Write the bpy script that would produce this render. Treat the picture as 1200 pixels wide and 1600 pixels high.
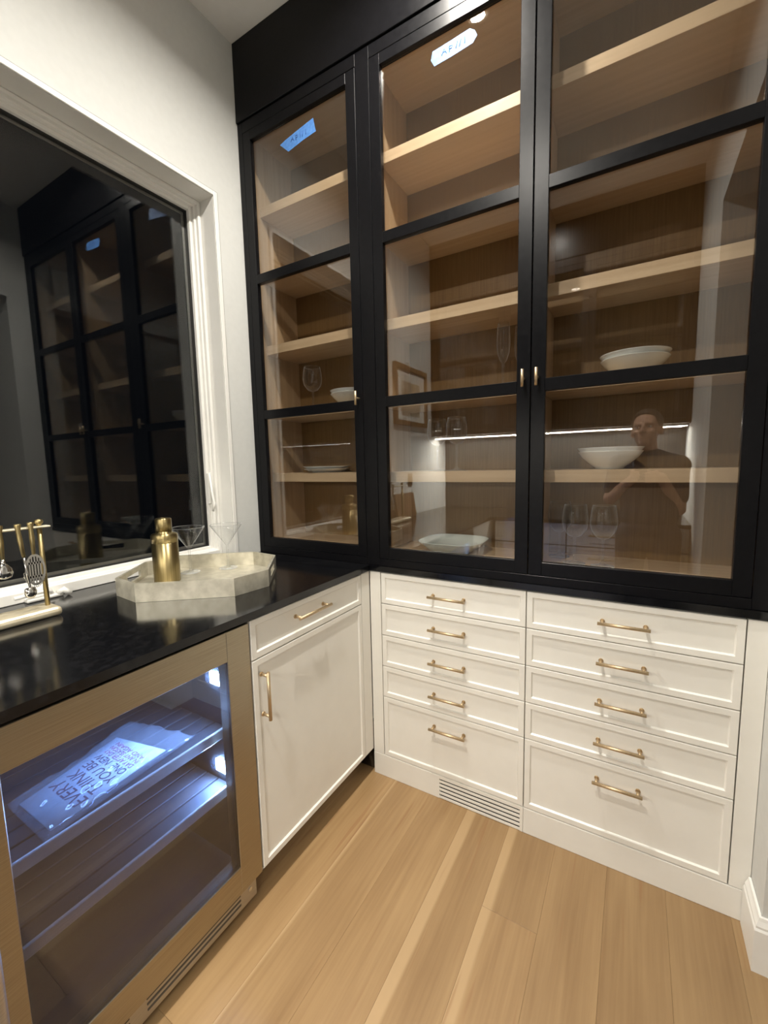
import bpy, bmesh, math, random
from mathutils import Vector, Matrix
for o in list(bpy.data.objects): bpy.data.objects.remove(o)
C = bpy.context.scene.collection
SC = bpy.context.scene
rnd = random.Random(7)

# ------------------------------------------------------------------ camera
CAM = Vector((0.92556, -1.43190, 1.31980))
FWD = Vector((-0.50704686, 0.8547518, -0.11091815))
RGT = Vector((0.86109157, 0.50798411, -0.02175878))
UPV = Vector((-0.0377463, 0.1065434, 0.99359132))
cd = bpy.data.cameras.new('camera'); co = bpy.data.objects.new('camera', cd); C.objects.link(co)
cd.sensor_fit = 'VERTICAL'; cd.sensor_height = 24.0; cd.lens = 663.93 / 1600 * 24.0
cd.clip_start = 0.01
M = Matrix((RGT, UPV, -FWD)).transposed().to_4x4(); M.translation = CAM
co.matrix_world = M
SC.camera = co

# ------------------------------------------------------------------ world, exposure
w = bpy.data.worlds.new('night'); SC.world = w; w.use_nodes = True
w.node_tree.nodes['Background'].inputs[0].default_value = (0.55, 0.7, 1.0, 1)
w.node_tree.nodes['Background'].inputs[1].default_value = 0.0015
SC.view_settings.view_transform = 'Standard'; SC.view_settings.look = 'None'
SC.view_settings.gamma = 1.0; SC.view_settings.use_curve_mapping = False
SC.view_settings.exposure = 0.93
DOWNLIGHT_W = 14.2
WARM = (1.0, 0.95, 0.865)
LED_W = 24.0
FRIDGE_W = 3.3
HALL_W = 9.0

# ------------------------------------------------------------------ key dimensions
XW, XR = -0.624, 1.226            # left wall / right wall faces
YB, YC = -2.31, 0.33              # back wall / wall behind the cabinets
ZC = 3.11                         # ceiling
XE = 1.246                        # right end of the cabinets

# ------------------------------------------------------------------ materials
def mat(name, base=(.8, .8, .8), rough=.5, metal=0.0, spec=.5, emit=None, estr=0):
    m = bpy.data.materials.new(name); m.use_nodes = True
    b = m.node_tree.nodes['Principled BSDF']
    b.inputs['Base Color'].default_value = (*base, 1); b.inputs['Roughness'].default_value = rough
    b.inputs['Metallic'].default_value = metal; b.inputs['Specular IOR Level'].default_value = spec
    if emit:
        b.inputs['Emission Color'].default_value = (*emit, 1); b.inputs['Emission Strength'].default_value = estr
    return m
def nd(m, t, **kw):
    n = m.node_tree.nodes.new(t)
    for k, v in kw.items(): setattr(n, k, v)
    return n
def lk(m, a, b): m.node_tree.links.new(a, b)
def bsdf(m): return m.node_tree.nodes['Principled BSDF']
def noise_mat(name, c1, c2, scale=(8, 8, 8), nscale=1.0, detail=4, rough=.5, metal=0, spec=.5, bump=0.0, rvar=0.0, p0=.35, p1=.65):
    m = mat(name, c1, rough, metal, spec); b = bsdf(m)
    tc = nd(m, 'ShaderNodeNewGeometry'); mp = nd(m, 'ShaderNodeMapping'); mp.inputs['Scale'].default_value = scale
    lk(m, tc.outputs['Position'], mp.inputs['Vector'])
    n = nd(m, 'ShaderNodeTexNoise'); n.inputs['Scale'].default_value = nscale; n.inputs['Detail'].default_value = detail
    lk(m, mp.outputs[0], n.inputs['Vector'])
    r = nd(m, 'ShaderNodeValToRGB'); e = r.color_ramp.elements
    e[0].position = p0; e[1].position = p1
    e[0].color = (*c1, 1); e[1].color = (*c2, 1)
    lk(m, n.outputs['Fac'], r.inputs['Fac']); lk(m, r.outputs['Color'], b.inputs['Base Color'])
    if bump:
        bp = nd(m, 'ShaderNodeBump'); bp.inputs['Strength'].default_value = bump; bp.inputs['Distance'].default_value = .002
        lk(m, n.outputs['Fac'], bp.inputs['Height']); lk(m, bp.outputs[0], b.inputs['Normal'])
    if rvar:
        mr = nd(m, 'ShaderNodeMapRange'); mr.inputs['To Min'].default_value = rough - rvar; mr.inputs['To Max'].default_value = rough + rvar
        lk(m, n.outputs['Fac'], mr.inputs['Value']); lk(m, mr.outputs[0], b.inputs['Roughness'])
    return m
def glass_mat(name, tint=(1, 1, 1), ior=1.55, rough=0.0):
    """clear sheet: a Fresnel mix of see-through and mirror reflection"""
    m = bpy.data.materials.new(name); m.use_nodes = True; nt = m.node_tree
    for n in list(nt.nodes):
        if n.type != 'OUTPUT_MATERIAL': nt.nodes.remove(n)
    out = [n for n in nt.nodes if n.type == 'OUTPUT_MATERIAL'][0]
    tr = nd(m, 'ShaderNodeBsdfTransparent'); tr.inputs[0].default_value = (*tint, 1)
    gl = nd(m, 'ShaderNodeBsdfGlossy'); gl.inputs['Roughness'].default_value = rough
    ge = nd(m, 'ShaderNodeNewGeometry')
    mr = nd(m, 'ShaderNodeMapRange'); mr.inputs['To Min'].default_value = ior; mr.inputs['To Max'].default_value = 1 / ior
    lk(m, ge.outputs['Backfacing'], mr.inputs['Value'])
    fr = nd(m, 'ShaderNodeFresnel'); lk(m, mr.outputs[0], fr.inputs['IOR'])
    mx = nd(m, 'ShaderNodeMixShader'); lk(m, fr.outputs[0], mx.inputs[0]); lk(m, tr.outputs[0], mx.inputs[1]); lk(m, gl.outputs[0], mx.inputs[2])
    lk(m, mx.outputs[0], out.inputs['Surface'])
    return m
def wood_mat(name, dark, light, axis='Z', rough=.45, fine=1.0):
    """wood with grain along the named axis"""
    s = {'X': (1.2, 38, 38), 'Y': (38, 1.2, 38), 'Z': (38, 38, 1.2)}[axis]
    return noise_mat(name, dark, light, scale=tuple(v * fine for v in s), nscale=1.6, detail=6, rough=rough, bump=.05, p0=.3, p1=.72)

m_wall = noise_mat('wall_paint', (.66, .665, .64), (.68, .685, .66), scale=(40, 40, 40), rough=.75, bump=.02)
m_ceil = noise_mat('ceiling_paint', (.89, .88, .85), (.91, .90, .87), scale=(30, 30, 30), rough=.85)
m_trim = noise_mat('trim_paint', (.86, .85, .81), (.88, .87, .83), scale=(20, 20, 20), rough=.4)
m_white = noise_mat('white_lacquer', (.83, .81, .75), (.85, .83, .77), scale=(15, 15, 15), rough=.33, rvar=.03)
m_gap = mat('cabinet_shadow_gap', (.10, .09, .075), .8)
m_black = noise_mat('black_satin_paint', (.0032, .0032, .0042), (.0048, .0048, .006), scale=(60, 60, 60), rough=.31, rvar=.03, spec=.2)
m_stone = noise_mat('black_stone', (.004, .0042, .005), (.012, .012, .014), scale=(55, 55, 55), detail=8, rough=.13, rvar=.03, spec=.5, p0=.5, p1=.8)
m_shelf = wood_mat('maple_shelf', (.52, .37, .22), (.60, .44, .275), 'X', .45)
m_side = wood_mat('maple_side', (.42, .29, .165), (.52, .37, .22), 'Z', .5)
m_back = wood_mat('oak_back', (.18, .102, .033), (.235, .138, .050), 'Z', .5, 3.0)
m_under = m_shelf
m_brass = noise_mat('champagne_bronze', (.56, .42, .26), (.63, .49, .31), scale=(200, 200, 20), rough=.42, metal=.85, rvar=.05)
m_gold = noise_mat('brushed_gold', (.36, .285, .135), (.47, .375, .19), scale=(260, 260, 6), rough=.37, metal=1, rvar=.06)
bsdf(m_gold).inputs['Anisotropic'].default_value = .85; bsdf(m_gold).inputs['Anisotropic Rotation'].default_value = .25; _tg = nd(m_gold, 'ShaderNodeTangent', direction_type='RADIAL', axis='Z'); lk(m_gold, _tg.outputs[0], bsdf(m_gold).inputs['Tangent'])
m_goldlt = noise_mat('pale_gold', (.60, .52, .36), (.72, .65, .49), scale=(60, 25, 60), rough=.35, metal=.35, rvar=.05)
m_steel = noise_mat('brushed_steel', (.37, .325, .245), (.45, .395, .30), scale=(60, 3, 260), nscale=2, rough=.36, metal=1, rvar=.05)
m_steeld = noise_mat('dull_steel', (.46, .44, .41), (.55, .53, .49), scale=(60, 3, 260), nscale=2, rough=.42, metal=1, rvar=.05)
m_chrome = mat('polished_steel', (.72, .71, .69), .14, 1)
m_glass = glass_mat('cabinet_glass', (.98, .98, .975), 1.8)
m_wglass = glass_mat('window_glass', (.93, .95, .95), 1.62)
m_fglass = glass_mat('tinted_fridge_glass', (.60, .61, .68), 1.95)
m_clear = glass_mat('drinking_glass', (.98, .985, .985), 1.75, .01)
_o = [n for n in m_clear.node_tree.nodes if n.type == 'OUTPUT_MATERIAL'][0]; _s = _o.inputs['Surface'].links[0].from_socket
_w = nd(m_clear, 'ShaderNodeLayerWeight'); _w.inputs['Blend'].default_value = .5
_q = nd(m_clear, 'ShaderNodeMath', operation='POWER'); _q.inputs[1].default_value = 3.0; lk(m_clear, _w.outputs['Facing'], _q.inputs[0])
_p = nd(m_clear, 'ShaderNodeMath', operation='MULTIPLY'); _p.inputs[1].default_value = .48; lk(m_clear, _q.outputs[0], _p.inputs[0])
_d = nd(m_clear, 'ShaderNodeBsdfDiffuse'); _d.inputs[0].default_value = (.85, .87, .87, 1); _x = nd(m_clear, 'ShaderNodeMixShader')  # pale diffuse at grazing angles paints the bright edges of the glass
lk(m_clear, _p.outputs[0], _x.inputs[0]); lk(m_clear, _s, _x.inputs[1]); lk(m_clear, _d.outputs[0], _x.inputs[2]); lk(m_clear, _x.outputs[0], _o.inputs['Surface'])
m_film = glass_mat('plastic_film', (.93, .94, .95), 1.6, .05)
_o = [n for n in m_film.node_tree.nodes if n.type == 'OUTPUT_MATERIAL'][0]; _s = _o.inputs['Surface'].links[0].from_socket
_d = nd(m_film, 'ShaderNodeBsdfDiffuse'); _d.inputs[0].default_value = (.8, .82, .85, 1); _x = nd(m_film, 'ShaderNodeMixShader'); _x.inputs[0].default_value = .09
lk(m_film, _s, _x.inputs[1]); lk(m_film, _d.outputs[0], _x.inputs[2]); lk(m_film, _x.outputs[0], _o.inputs['Surface'])
m_rack = noise_mat('rack_front_steel', (.62, .58, .52), (.70, .66, .60), scale=(60, 3, 260), nscale=2, rough=.35, metal=.6)
m_rackwood = noise_mat('dark_rack', (.016, .015, .016), (.024, .022, .024), scale=(30, 4, 30), rough=.75)
m_gasket = mat('black_gasket', (.012, .012, .012), .5)
m_silver = noise_mat('silver_leaf', (.50, .47, .38), (.68, .645, .54), scale=(24, 24, 24), nscale=1.3, detail=5, rough=.36, metal=.55, rvar=.08)
m_china = noise_mat('white_china', (.78, .79, .76), (.80, .81, .78), scale=(20, 20, 20), rough=.16)
m_celadon = noise_mat('pale_celadon', (.60, .66, .62), (.64, .70, .66), scale=(20, 20, 20), rough=.18)
m_tape = noise_mat('blue_tape', (.07, .21, .56), (.10, .27, .64), scale=(90, 20, 90), rough=.6, bump=.1)
m_ink = mat('marker_ink', (.03, .10, .36), .6)
m_fridge_in = noise_mat('fridge_liner', (.05, .05, .056), (.06, .06, .066), scale=(9, 9, 9), rough=.4)
m_paper = mat('white_paper', (.75, .77, .80), .7)
m_print = mat('dark_print', (.10, .02, .06), .7)
m_pink = mat('red_print', (.55, .10, .20), .7)
m_led = mat('blue_led', (1, 1, 1), .4, emit=(.35, .62, 1.0), estr=260)
m_ledt = mat('blue_fill_led', (1, 1, 1), .4, emit=(.35, .62, 1.0), estr=6)  # glow of the added strip in the fridge roof
m_ledw = mat('white_led', (1, 1, 1), .4, emit=(1.0, .95, .84), estr=38)
m_lens = mat('lamp_lens', (1, 1, 1), .4, emit=(1.0, .88, .72), estr=60)
m_plate = mat('bronze_plate', (.16, .11, .06), .4, .6)
m_frame = wood_mat('picture_oak', (.22, .13, .06), (.33, .21, .11), 'Z')
m_board = wood_mat('walnut_board', (.16, .085, .035), (.30, .17, .08), 'Z')
m_mat = mat('picture_mat', (.78, .76, .70), .8)
m_sepia = noise_mat('sepia_print', (.36, .29, .20), (.52, .45, .34), scale=(14, 14, 14), detail=8, rough=.8)
m_skin = noise_mat('skin', (.52, .30, .20), (.58, .35, .24), scale=(30, 30, 30), rough=.5)
m_hair = noise_mat('dark_hair', (.02, .014, .010), (.045, .03, .02), scale=(150, 150, 30), rough=.5)
m_shirt = noise_mat('charcoal_cloth', (.055, .055, .06), (.075, .075, .08), scale=(200, 200, 200), rough=.85)
m_trous = noise_mat('dark_denim', (.03, .035, .05), (.045, .05, .07), scale=(200, 200, 200), rough=.85)
m_eye = mat('eye_white', (.8, .8, .78), .2); m_iris = mat('iris', (.05, .03, .02), .2)
m_phone = mat('phone_shell', (.02, .02, .022), .25)
m_sub = mat('subfloor', (.10, .065, .035), .8)

def oak_floor():
    m = mat('oak_plank', (.5, .3, .15), .38); b = bsdf(m)
    tc = nd(m, 'ShaderNodeNewGeometry'); at = nd(m, 'ShaderNodeAttribute', attribute_type='OBJECT', attribute_name='tone')
    sp = nd(m, 'ShaderNodeAttribute', attribute_type='OBJECT', attribute_name='sap')
    # shift the grain per plank
    ad = nd(m, 'ShaderNodeVectorMath', operation='MULTIPLY_ADD'); cx = nd(m, 'ShaderNodeCombineXYZ')
    lk(m, at.outputs['Fac'], cx.inputs[0]); lk(m, at.outputs['Fac'], cx.inputs[1]); lk(m, at.outputs['Fac'], cx.inputs[2])
    lk(m, cx.outputs[0], ad.inputs[0]); ad.inputs[1].default_value = (17, 31, 5); lk(m, tc.outputs['Position'], ad.inputs[2])
    def grain(sc, ns, det):
        mp = nd(m, 'ShaderNodeMapping'); mp.inputs['Scale'].default_value = sc; lk(m, ad.outputs[0], mp.inputs['Vector'])
        n = nd(m, 'ShaderNodeTexNoise'); n.inputs['Scale'].default_value = ns; n.inputs['Detail'].default_value = det
        lk(m, mp.outputs[0], n.inputs['Vector']); return n
    n1 = grain((60, 2.0, 1), 1.5, 6); n2 = grain((7, 1.3, 1), 1.0, 4)
    r = nd(m, 'ShaderNodeValToRGB'); e = r.color_ramp.elements
    e[0].position = .25; e[0].color = (.225, .128, .055, 1); e[1].position = .72; e[1].color = (.405, .265, .128, 1)
    mix = nd(m, 'ShaderNodeMath', operation='ADD'); a = nd(m, 'ShaderNodeMath', operation='MULTIPLY'); a.inputs[1].default_value = .35
    b2 = nd(m, 'ShaderNodeMath', operation='MULTIPLY'); b2.inputs[1].default_value = .65
    lk(m, n1.outputs['Fac'], a.inputs[0]); lk(m, n2.outputs['Fac'], b2.inputs[0]); lk(m, a.outputs[0], mix.inputs[0]); lk(m, b2.outputs[0], mix.inputs[1])
    lk(m, mix.outputs[0], r.inputs['Fac'])
    # plank tone
    hs = nd(m, 'ShaderNodeHueSaturation'); tm = nd(m, 'ShaderNodeMapRange'); tm.inputs['To Min'].default_value = .84; tm.inputs['To Max'].default_value = 1.14
    lk(m, at.outputs['Fac'], tm.inputs['Value']); lk(m, tm.outputs[0], hs.inputs['Value']); lk(m, r.outputs[0], hs.inputs['Color'])
    # pale sapwood along one edge of some boards (object X is measured from the board's left edge)
    ob = nd(m, 'ShaderNodeTexCoord'); sx = nd(m, 'ShaderNodeSeparateXYZ'); lk(m, ob.outputs['Object'], sx.inputs[0])
    wob = nd(m, 'ShaderNodeMath', operation='MULTIPLY_ADD'); wob.inputs[1].default_value = .030; lk(m, n2.outputs['Fac'], wob.inputs[0]); lk(m, sx.outputs[0], wob.inputs[2])
    lt = nd(m, 'ShaderNodeMath', operation='SUBTRACT'); lk(m, sp.outputs['Fac'], lt.inputs[0]); lk(m, wob.outputs[0], lt.inputs[1])
    sm = nd(m, 'ShaderNodeMapRange', interpolation_type='SMOOTHSTEP'); sm.inputs['From Min'].default_value = -.006; sm.inputs['From Max'].default_value = .006; sm.inputs['To Max'].default_value = .85
    lk(m, lt.outputs[0], sm.inputs['Value'])
    mx = nd(m, 'ShaderNodeMix', data_type='RGBA'); lk(m, sm.outputs[0], mx.inputs['Factor']); lk(m, hs.outputs[0], mx.inputs['A']); mx.inputs['B'].default_value = (.45, .305, .16, 1)
    # dark mineral streaks
    n3 = grain((55, 3.2, 1), 1.0, 1); st = nd(m, 'ShaderNodeMapRange', interpolation_type='SMOOTHSTEP'); st.inputs['From Min'].default_value = .64; st.inputs['From Max'].default_value = .76; st.inputs['To Max'].default_value = .5
    lk(m, n3.outputs['Fac'], st.inputs['Value'])
    mx2 = nd(m, 'ShaderNodeMix', data_type='RGBA'); lk(m, st.outputs[0], mx2.inputs['Factor']); lk(m, mx.outputs['Result'], mx2.inputs['A']); mx2.inputs['B'].default_value = (.25, .12, .05, 1)
    lk(m, mx2.outputs['Result'], b.inputs['Base Color'])
    bp = nd(m, 'ShaderNodeBump'); bp.inputs['Strength'].default_value = .06; bp.inputs['Distance'].default_value = .001
    lk(m, n1.outputs['Fac'], bp.inputs['Height']); lk(m, bp.outputs[0], b.inputs['Normal'])
    return m
m_floor = oak_floor()

# ------------------------------------------------------------------ builders
def box(bm, x0, x1, y0, y1, z0, z1, bev=0.0, seg=1):
    x0, x1 = sorted((x0, x1)); y0, y1 = sorted((y0, y1)); z0, z1 = sorted((z0, z1))
    v = [bm.verts.new(p) for p in ((x0, y0, z0), (x1, y0, z0), (x1, y1, z0), (x0, y1, z0), (x0, y0, z1), (x1, y0, z1), (x1, y1, z1), (x0, y1, z1))]
    fs = [bm.faces.new([v[i] for i in f]) for f in ((3, 2, 1, 0), (4, 5, 6, 7), (0, 1, 5, 4), (1, 2, 6, 5), (2, 3, 7, 6), (3, 0, 4, 7))]
    if bev > 0:
        es = list({e for f in fs for e in f.edges})
        bmesh.ops.bevel(bm, geom=es, offset=bev, segments=seg, affect='EDGES', profile=.5)
def boxes(*bs):
    bm = bmesh.new()
    for b in bs: box(bm, *b)
    return bm
def tube(bm, pts, r, n=10, cap=True):
    """round bar through points; r a number or one radius per point"""
    pts = [Vector(p) for p in pts]; rs = r if isinstance(r, (list, tuple)) else [r] * len(pts)
    rings = []; prev = None
    for i, p in enumerate(pts):
        d = (pts[min(i + 1, len(pts) - 1)] - pts[max(i - 1, 0)]).normalized()
        a = prev - d * prev.dot(d) if prev else d.orthogonal()
        a.normalize(); prev = a; b = d.cross(a)
        rings.append([bm.verts.new(p + rs[i] * (math.cos(2 * math.pi * k / n) * a + math.sin(2 * math.pi * k / n) * b)) for k in range(n)])
    for q in range(len(rings) - 1):
        for k in range(n):
            f = bm.faces.new([rings[q][k], rings[q][(k + 1) % n], rings[q + 1][(k + 1) % n], rings[q + 1][k]]); f.smooth = True
    if cap:
        bm.faces.new(rings[0][::-1]); bm.faces.new(rings[-1])
def lathe(bm, prof, c=(0, 0, 0), n=40, sx=1, sy=1, pw=2.0):
    """closed or open profile [(r,z)...] spun round z; pw>2 squares the outline off"""
    c = Vector(c); rings = []
    for r, z in prof:
        if r < 1e-6: rings.append([bm.verts.new(c + Vector((0, 0, z)))]); continue
        ring = []
        for k in range(n):
            a = 2 * math.pi * k / n; ca, sa = math.cos(a), math.sin(a)
            q = 1 / (abs(ca) ** pw + abs(sa) ** pw) ** (1 / pw)
            ring.append(bm.verts.new(c + Vector((r * q * ca * sx, r * q * sa * sy, z))))
        rings.append(ring)
    for a, b in zip(rings, rings[1:]):
        for k in range(n):
            k2 = (k + 1) % n
            if len(a) == 1 and len(b) == 1: continue
            if len(a) == 1: f = bm.faces.new([a[0], b[k2], b[k]])
            elif len(b) == 1: f = bm.faces.new([a[k], a[k2], b[0]])
            else: f = bm.faces.new([a[k], a[k2], b[k2], b[k]])
            f.smooth = True
def prism(bm, poly, z0, z1):
    a = [bm.verts.new((x, y, z0)) for x, y in poly]; b = [bm.verts.new((x, y, z1)) for x, y in poly]
    n = len(poly); bm.faces.new(a[::-1]); bm.faces.new(b)
    for i in range(n): bm.faces.new([a[i], a[(i + 1) % n], b[(i + 1) % n], b[i]])
def wpos(o):
    p = Vector((0, 0, 0))
    while o: p += o.location; o = o.parent
    return p
def obj(name, bm, m, parent=None, label=None, cat=None, group=None, kind=None, at=None, recalc=True):
    """ONE mesh object from world coordinates; at = origin of a top-level mesh"""
    me = bpy.data.meshes.new(name)
    if recalc: bmesh.ops.recalc_face_normals(bm, faces=bm.faces)
    off = wpos(parent) if parent else Vector(at or (0, 0, 0))
    bmesh.ops.translate(bm, verts=bm.verts, vec=-off)
    bm.to_mesh(me); bm.free()
    for mm in (m if isinstance(m, (list, tuple)) else [m]): me.materials.append(mm)
    o = bpy.data.objects.new(name, me); C.objects.link(o)
    if parent: o.parent = parent
    else: o.location = off
    return tag(o, label, cat, group, kind)
def tag(o, label=None, cat=None, group=None, kind=None):
    if label: o['label'] = label
    if cat: o['category'] = cat
    if group: o['group'] = group
    if kind: o['kind'] = kind
    return o
def thing(name, label, cat, loc=(0, 0, 0), group=None):
    o = bpy.data.objects.new(name, None); C.objects.link(o); o.location = loc; o.empty_display_size = .05
    return tag(o, label, cat, group)
def dup(o, loc=None, parent=None, rz=None, label=None):
    c = o.copy(); C.objects.link(c)
    if parent: c.parent = parent
    if loc is not None: c.location = loc
    if rz is not None: c.rotation_euler = (0, 0, rz)
    if label: c['label'] = label
    for ch in o.children: dup(ch, parent=c)
    return c
def ring_profile(bm, rect_outer, rect_inner, axis_fn, d0, d1):
    pass

# ------------------------------------------------------------------ setting
WT = .22   # wall thickness
WY0, WY1, WZ0, WZ1 = -1.19, -.150, .893, 2.440      # window opening in the left wall
bm = boxes((XW - WT, XW, YB - WT, WY0, 0, ZC), (XW - WT, XW, WY1, YC + WT, 0, ZC), (XW - WT, XW, WY0, WY1, WZ1, ZC), (XW - WT, XW, WY0, WY1, 0, WZ0))
obj('wall_left', bm, m_wall, kind='structure', label='warm white painted wall around the dark window')
obj('wall_front', boxes((XW - WT, 3.1, YC, YC + WT, 0, ZC)), m_wall, kind='structure')
obj('wall_back', boxes((XW - WT, 3.1, YB - WT, YB, 0, ZC)), m_wall, kind='structure')
DY0, DZ = -1.17, 2.50
bm = boxes((XR, XR + .13, YB, DY0, 0, ZC), (XR, XR + .13, DY0, -.122, DZ, ZC))
obj('wall_right', bm, m_wall, kind='structure', label='white wall with the open doorway beside the photographer')
obj('wall_stub', boxes((XE + .001, 3.1, -.122, YC, 0, ZC)), m_wall, kind='structure', label='short white wall return at the right end of the cabinets')
obj('wall_hall', boxes((2.6, 2.75, YB, -.122, 0, ZC)), m_wall, kind='structure')
l = bpy.data.lights.new('hall_fill', 'SPOT'); l.energy = HALL_W; l.color = WARM; l.spot_size = math.radians(160); l.shadow_soft_size = .05  # added fill for the dim hall, no fixture seen
lo = bpy.data.objects.new('hall_fill', l); C.objects.link(lo); lo.location = (2.0, -1.9, ZC - .02)
obj('ceiling', boxes((XW - WT, 3.1, YB - WT, YC + WT, ZC, ZC + .15)), m_ceil, kind='structure', label='plain off-white ceiling')
fl = obj('floor', boxes((XW - .1, 2.75, YB, YC, -.06, -.018)), m_sub, kind='structure', label='light oak plank floor running towards the drawers')
# planks: each its own object, long side along Y
PW = .158; X0 = .419 - 4 * PW
sapw = {4: .046, 5: .042, 2: .022}
ends = {0: [-1.3], 1: [-.95], 2: [-1.7], 3: [-1.05], 4: [-1.55], 5: [-.32, -1.75], 6: [-.88], 7: [-1.45], 8: [-.7], 9: [-1.2], 10: [-.5]}
for i in range(-3, 20):
    xa = X0 + i * PW + .0; xb = xa + PW
    cuts = [.02] + ends.get(i, [-.3 - rnd.random() * 1.6]) + [YB]
    for j, (ya, yb) in enumerate(zip(cuts, cuts[1:])):
        bm = boxes((xa + .00015, xb - .00015, yb + .0003, ya - .0002, -.018, 0, .0003))
        me_o = obj('plank', bm, m_floor, None, at=(xa, ya, 0))
        me_o.parent = fl
        me_o['tone'] = {(4, 0): .45, (5, 0): .30, (5, 1): .62, (6, 0): .34, (7, 0): .18, (3, 0): .6, (2, 0): .55, (1, 0): .72, (0, 0): .95, (8, 0): .1, (9, 0): .12}.get((i, j), rnd.random())
        me_o['sap'] = sapw.get(i, 0.0) if not (i == 5 and j == 0 and False) else 0.0

# baseboards round the stub and the right wall
def baseboard_profile_y(bm, x0, x1, y, z=.145, t=.014, s=-1):
    """runs along X on a wall at y, projecting s*t"""
    box(bm, x0, x1, y, y + s * t, 0, z - .022, .001); 
    v = [(y, z - .022), (y + s * t, z - .022), (y + s * t, z - .018), (y + s * t * .55, z - .004), (y + s * t * .45, z), (y, z)]
    a = [bm.verts.new((x0, p, q)) for p, q in v]; b = [bm.verts.new((x1, p, q)) for p, q in v]
    bm.faces.new(a); bm.faces.new(b[::-1])
    for i in range(len(v)): bm.faces.new([a[i], a[(i + 1) % len(v)], b[(i + 1) % len(v)], b[i]])
bm = bmesh.new()
prof = [(0, 0), (.016, 0), (.016, .118), (.013, .124), (.013, .130), (.008, .142), (.006, .150), (0, .150)]
# mitred run: along the stub's left return (x = XE) then its face (y = -.122) to the right wall, then the right wall to the doorway
path = [((XE, -.004), (-1, 0)), ((XE, -.122), (-1, -1)), ((2.6, -.122), (0, -1))]
rows = []
for (px, py), (nx, ny) in path:
    rows.append([bm.verts.new((px + nx * d, py + ny * d, z)) for d, z in prof])
for a, b in zip(rows, rows[1:]):
    for k in range(len(prof) - 1): bm.faces.new([a[k], a[k + 1], b[k + 1], b[k]])
bm.faces.new(rows[0]); bm.faces.new(rows[-1][::-1])
obj('baseboard_right', bm, m_trim, kind='structure', label='white moulded skirting wrapping the wall corner by the drawers')
# ------------------------------------------------------------------ window
XF = -.705                                   # inner face of the window frame
wn = thing('window_1', 'large dark night window with white frame above the black counter', 'window', (XF, (WY0 + WY1) / 2, WZ0)); wn['kind'] = 'structure'; del wn['category']
def hoop(x0, x1, y0, y1, z0, z1, t, bev=.001, tb=None):
    tb = t if tb is None else tb
    return boxes((x0, x1, y0, y0 + t, z0, z1, bev), (x0, x1, y1 - t, y1, z0, z1, bev), (x0, x1, y0 + t, y1 - t, z1 - t, z1, bev), (x0, x1, y0 + t, y1 - t, z0, z0 + tb, bev))
c = .018
bm = boxes((XW + .0005, XW + .006, WY1 - .001, WY1 + c, .917, WZ1 + c, .002), (XW + .0005, XW + .006, WY0 - c, WY0 + .001, .917, WZ1 + c, .002), (XW + .0005, XW + .006, WY0 + .001, WY1 - .001, WZ1 - .001, WZ1 + c, .002))
obj('casing', bm, m_trim, wn)
c2 = c + .0035
bm = boxes((XW + .0003, XW + .0016, WY1 + c, WY1 + c2, .917, WZ1 + c2), (XW + .0003, XW + .0016, WY0 - c2, WY0 - c, .917, WZ1 + c2), (XW + .0003, XW + .0016, WY0 - c, WY1 + c, WZ1 + c, WZ1 + c2))
obj('shadow_line', bm, mat('shadow_grey', (.30, .29, .26), .8), wn)  # grey strip paints the thin shadow line along the casing's outer edge
obj('reveal_lining', boxes((XW - .12, XW, WY1 - .002, WY1 - .0001, .917, WZ1 - .002), (XW - .12, XW, WY0 + .0001, WY0 + .002, .917, WZ1 - .002), (XW - .12, XW, WY0, WY1, WZ1 - .002, WZ1 - .0001)), m_trim, wn)
obj('window_frame', hoop(XF - .10, XF, WY0 + .003, WY1 - .003, .9155, WZ1 - .003, .014, .002, .034), m_trim, wn)
obj('frame_step', hoop(XF - .08, XF - .016, WY0 + .015, WY1 - .015, .945, WZ1 - .015, .010, .0015), m_trim, wn)
obj('sash', hoop(XF - .085, XF - .030, WY0 + .024, WY1 - .024, .953, WZ1 - .024, .014, .002), m_trim, wn)
obj('gasket', hoop(XF - .080, XF - .045, WY0 + .037, WY1 - .037, .966, WZ1 - .037, .006, 0), m_gasket, wn)
obj('spacer_bar', hoop(XF - .064, XF - .060, WY0 + .043, WY1 - .043, .972, WZ1 - .043, .010, 0), m_steeld, wn)
obj('pane', boxes((XF - .064, XF - .058, WY0 + .040, WY1 - .040, .969, WZ1 - .040)), m_wglass, wn)
# crank on the bottom frame
bm = boxes((XF + .0, XF + .028, -.90, -.80, .9155, .928, .005, 2))
tube(bm, [(XF + .018, -.83, .928), (XF + .024, -.835, .940), (XF + .026, -.86, .944), (XF + .026, -.93, .940)], .006, 8)
tube(bm, [(XF + .018, -.815, .926), (XF + .03, -.802, .936), (XF + .034, -.785, .920)], [.009, .011, .009], 8)
obj('crank_handle', bm, m_trim, wn)
bm = boxes((XF - .028, XF - .014, -.192, -.180, 1.16, 1.30, .003))
tube(bm, [(XF - .012, -.187, 1.30), (XF + .002, -.189, 1.21), (XF + .022, -.196, 1.165), (XF + .016, -.202, 1.130)], [.005, .0055, .0055, .006], 8)
obj('latch_lever', bm, m_trim, wn)

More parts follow.
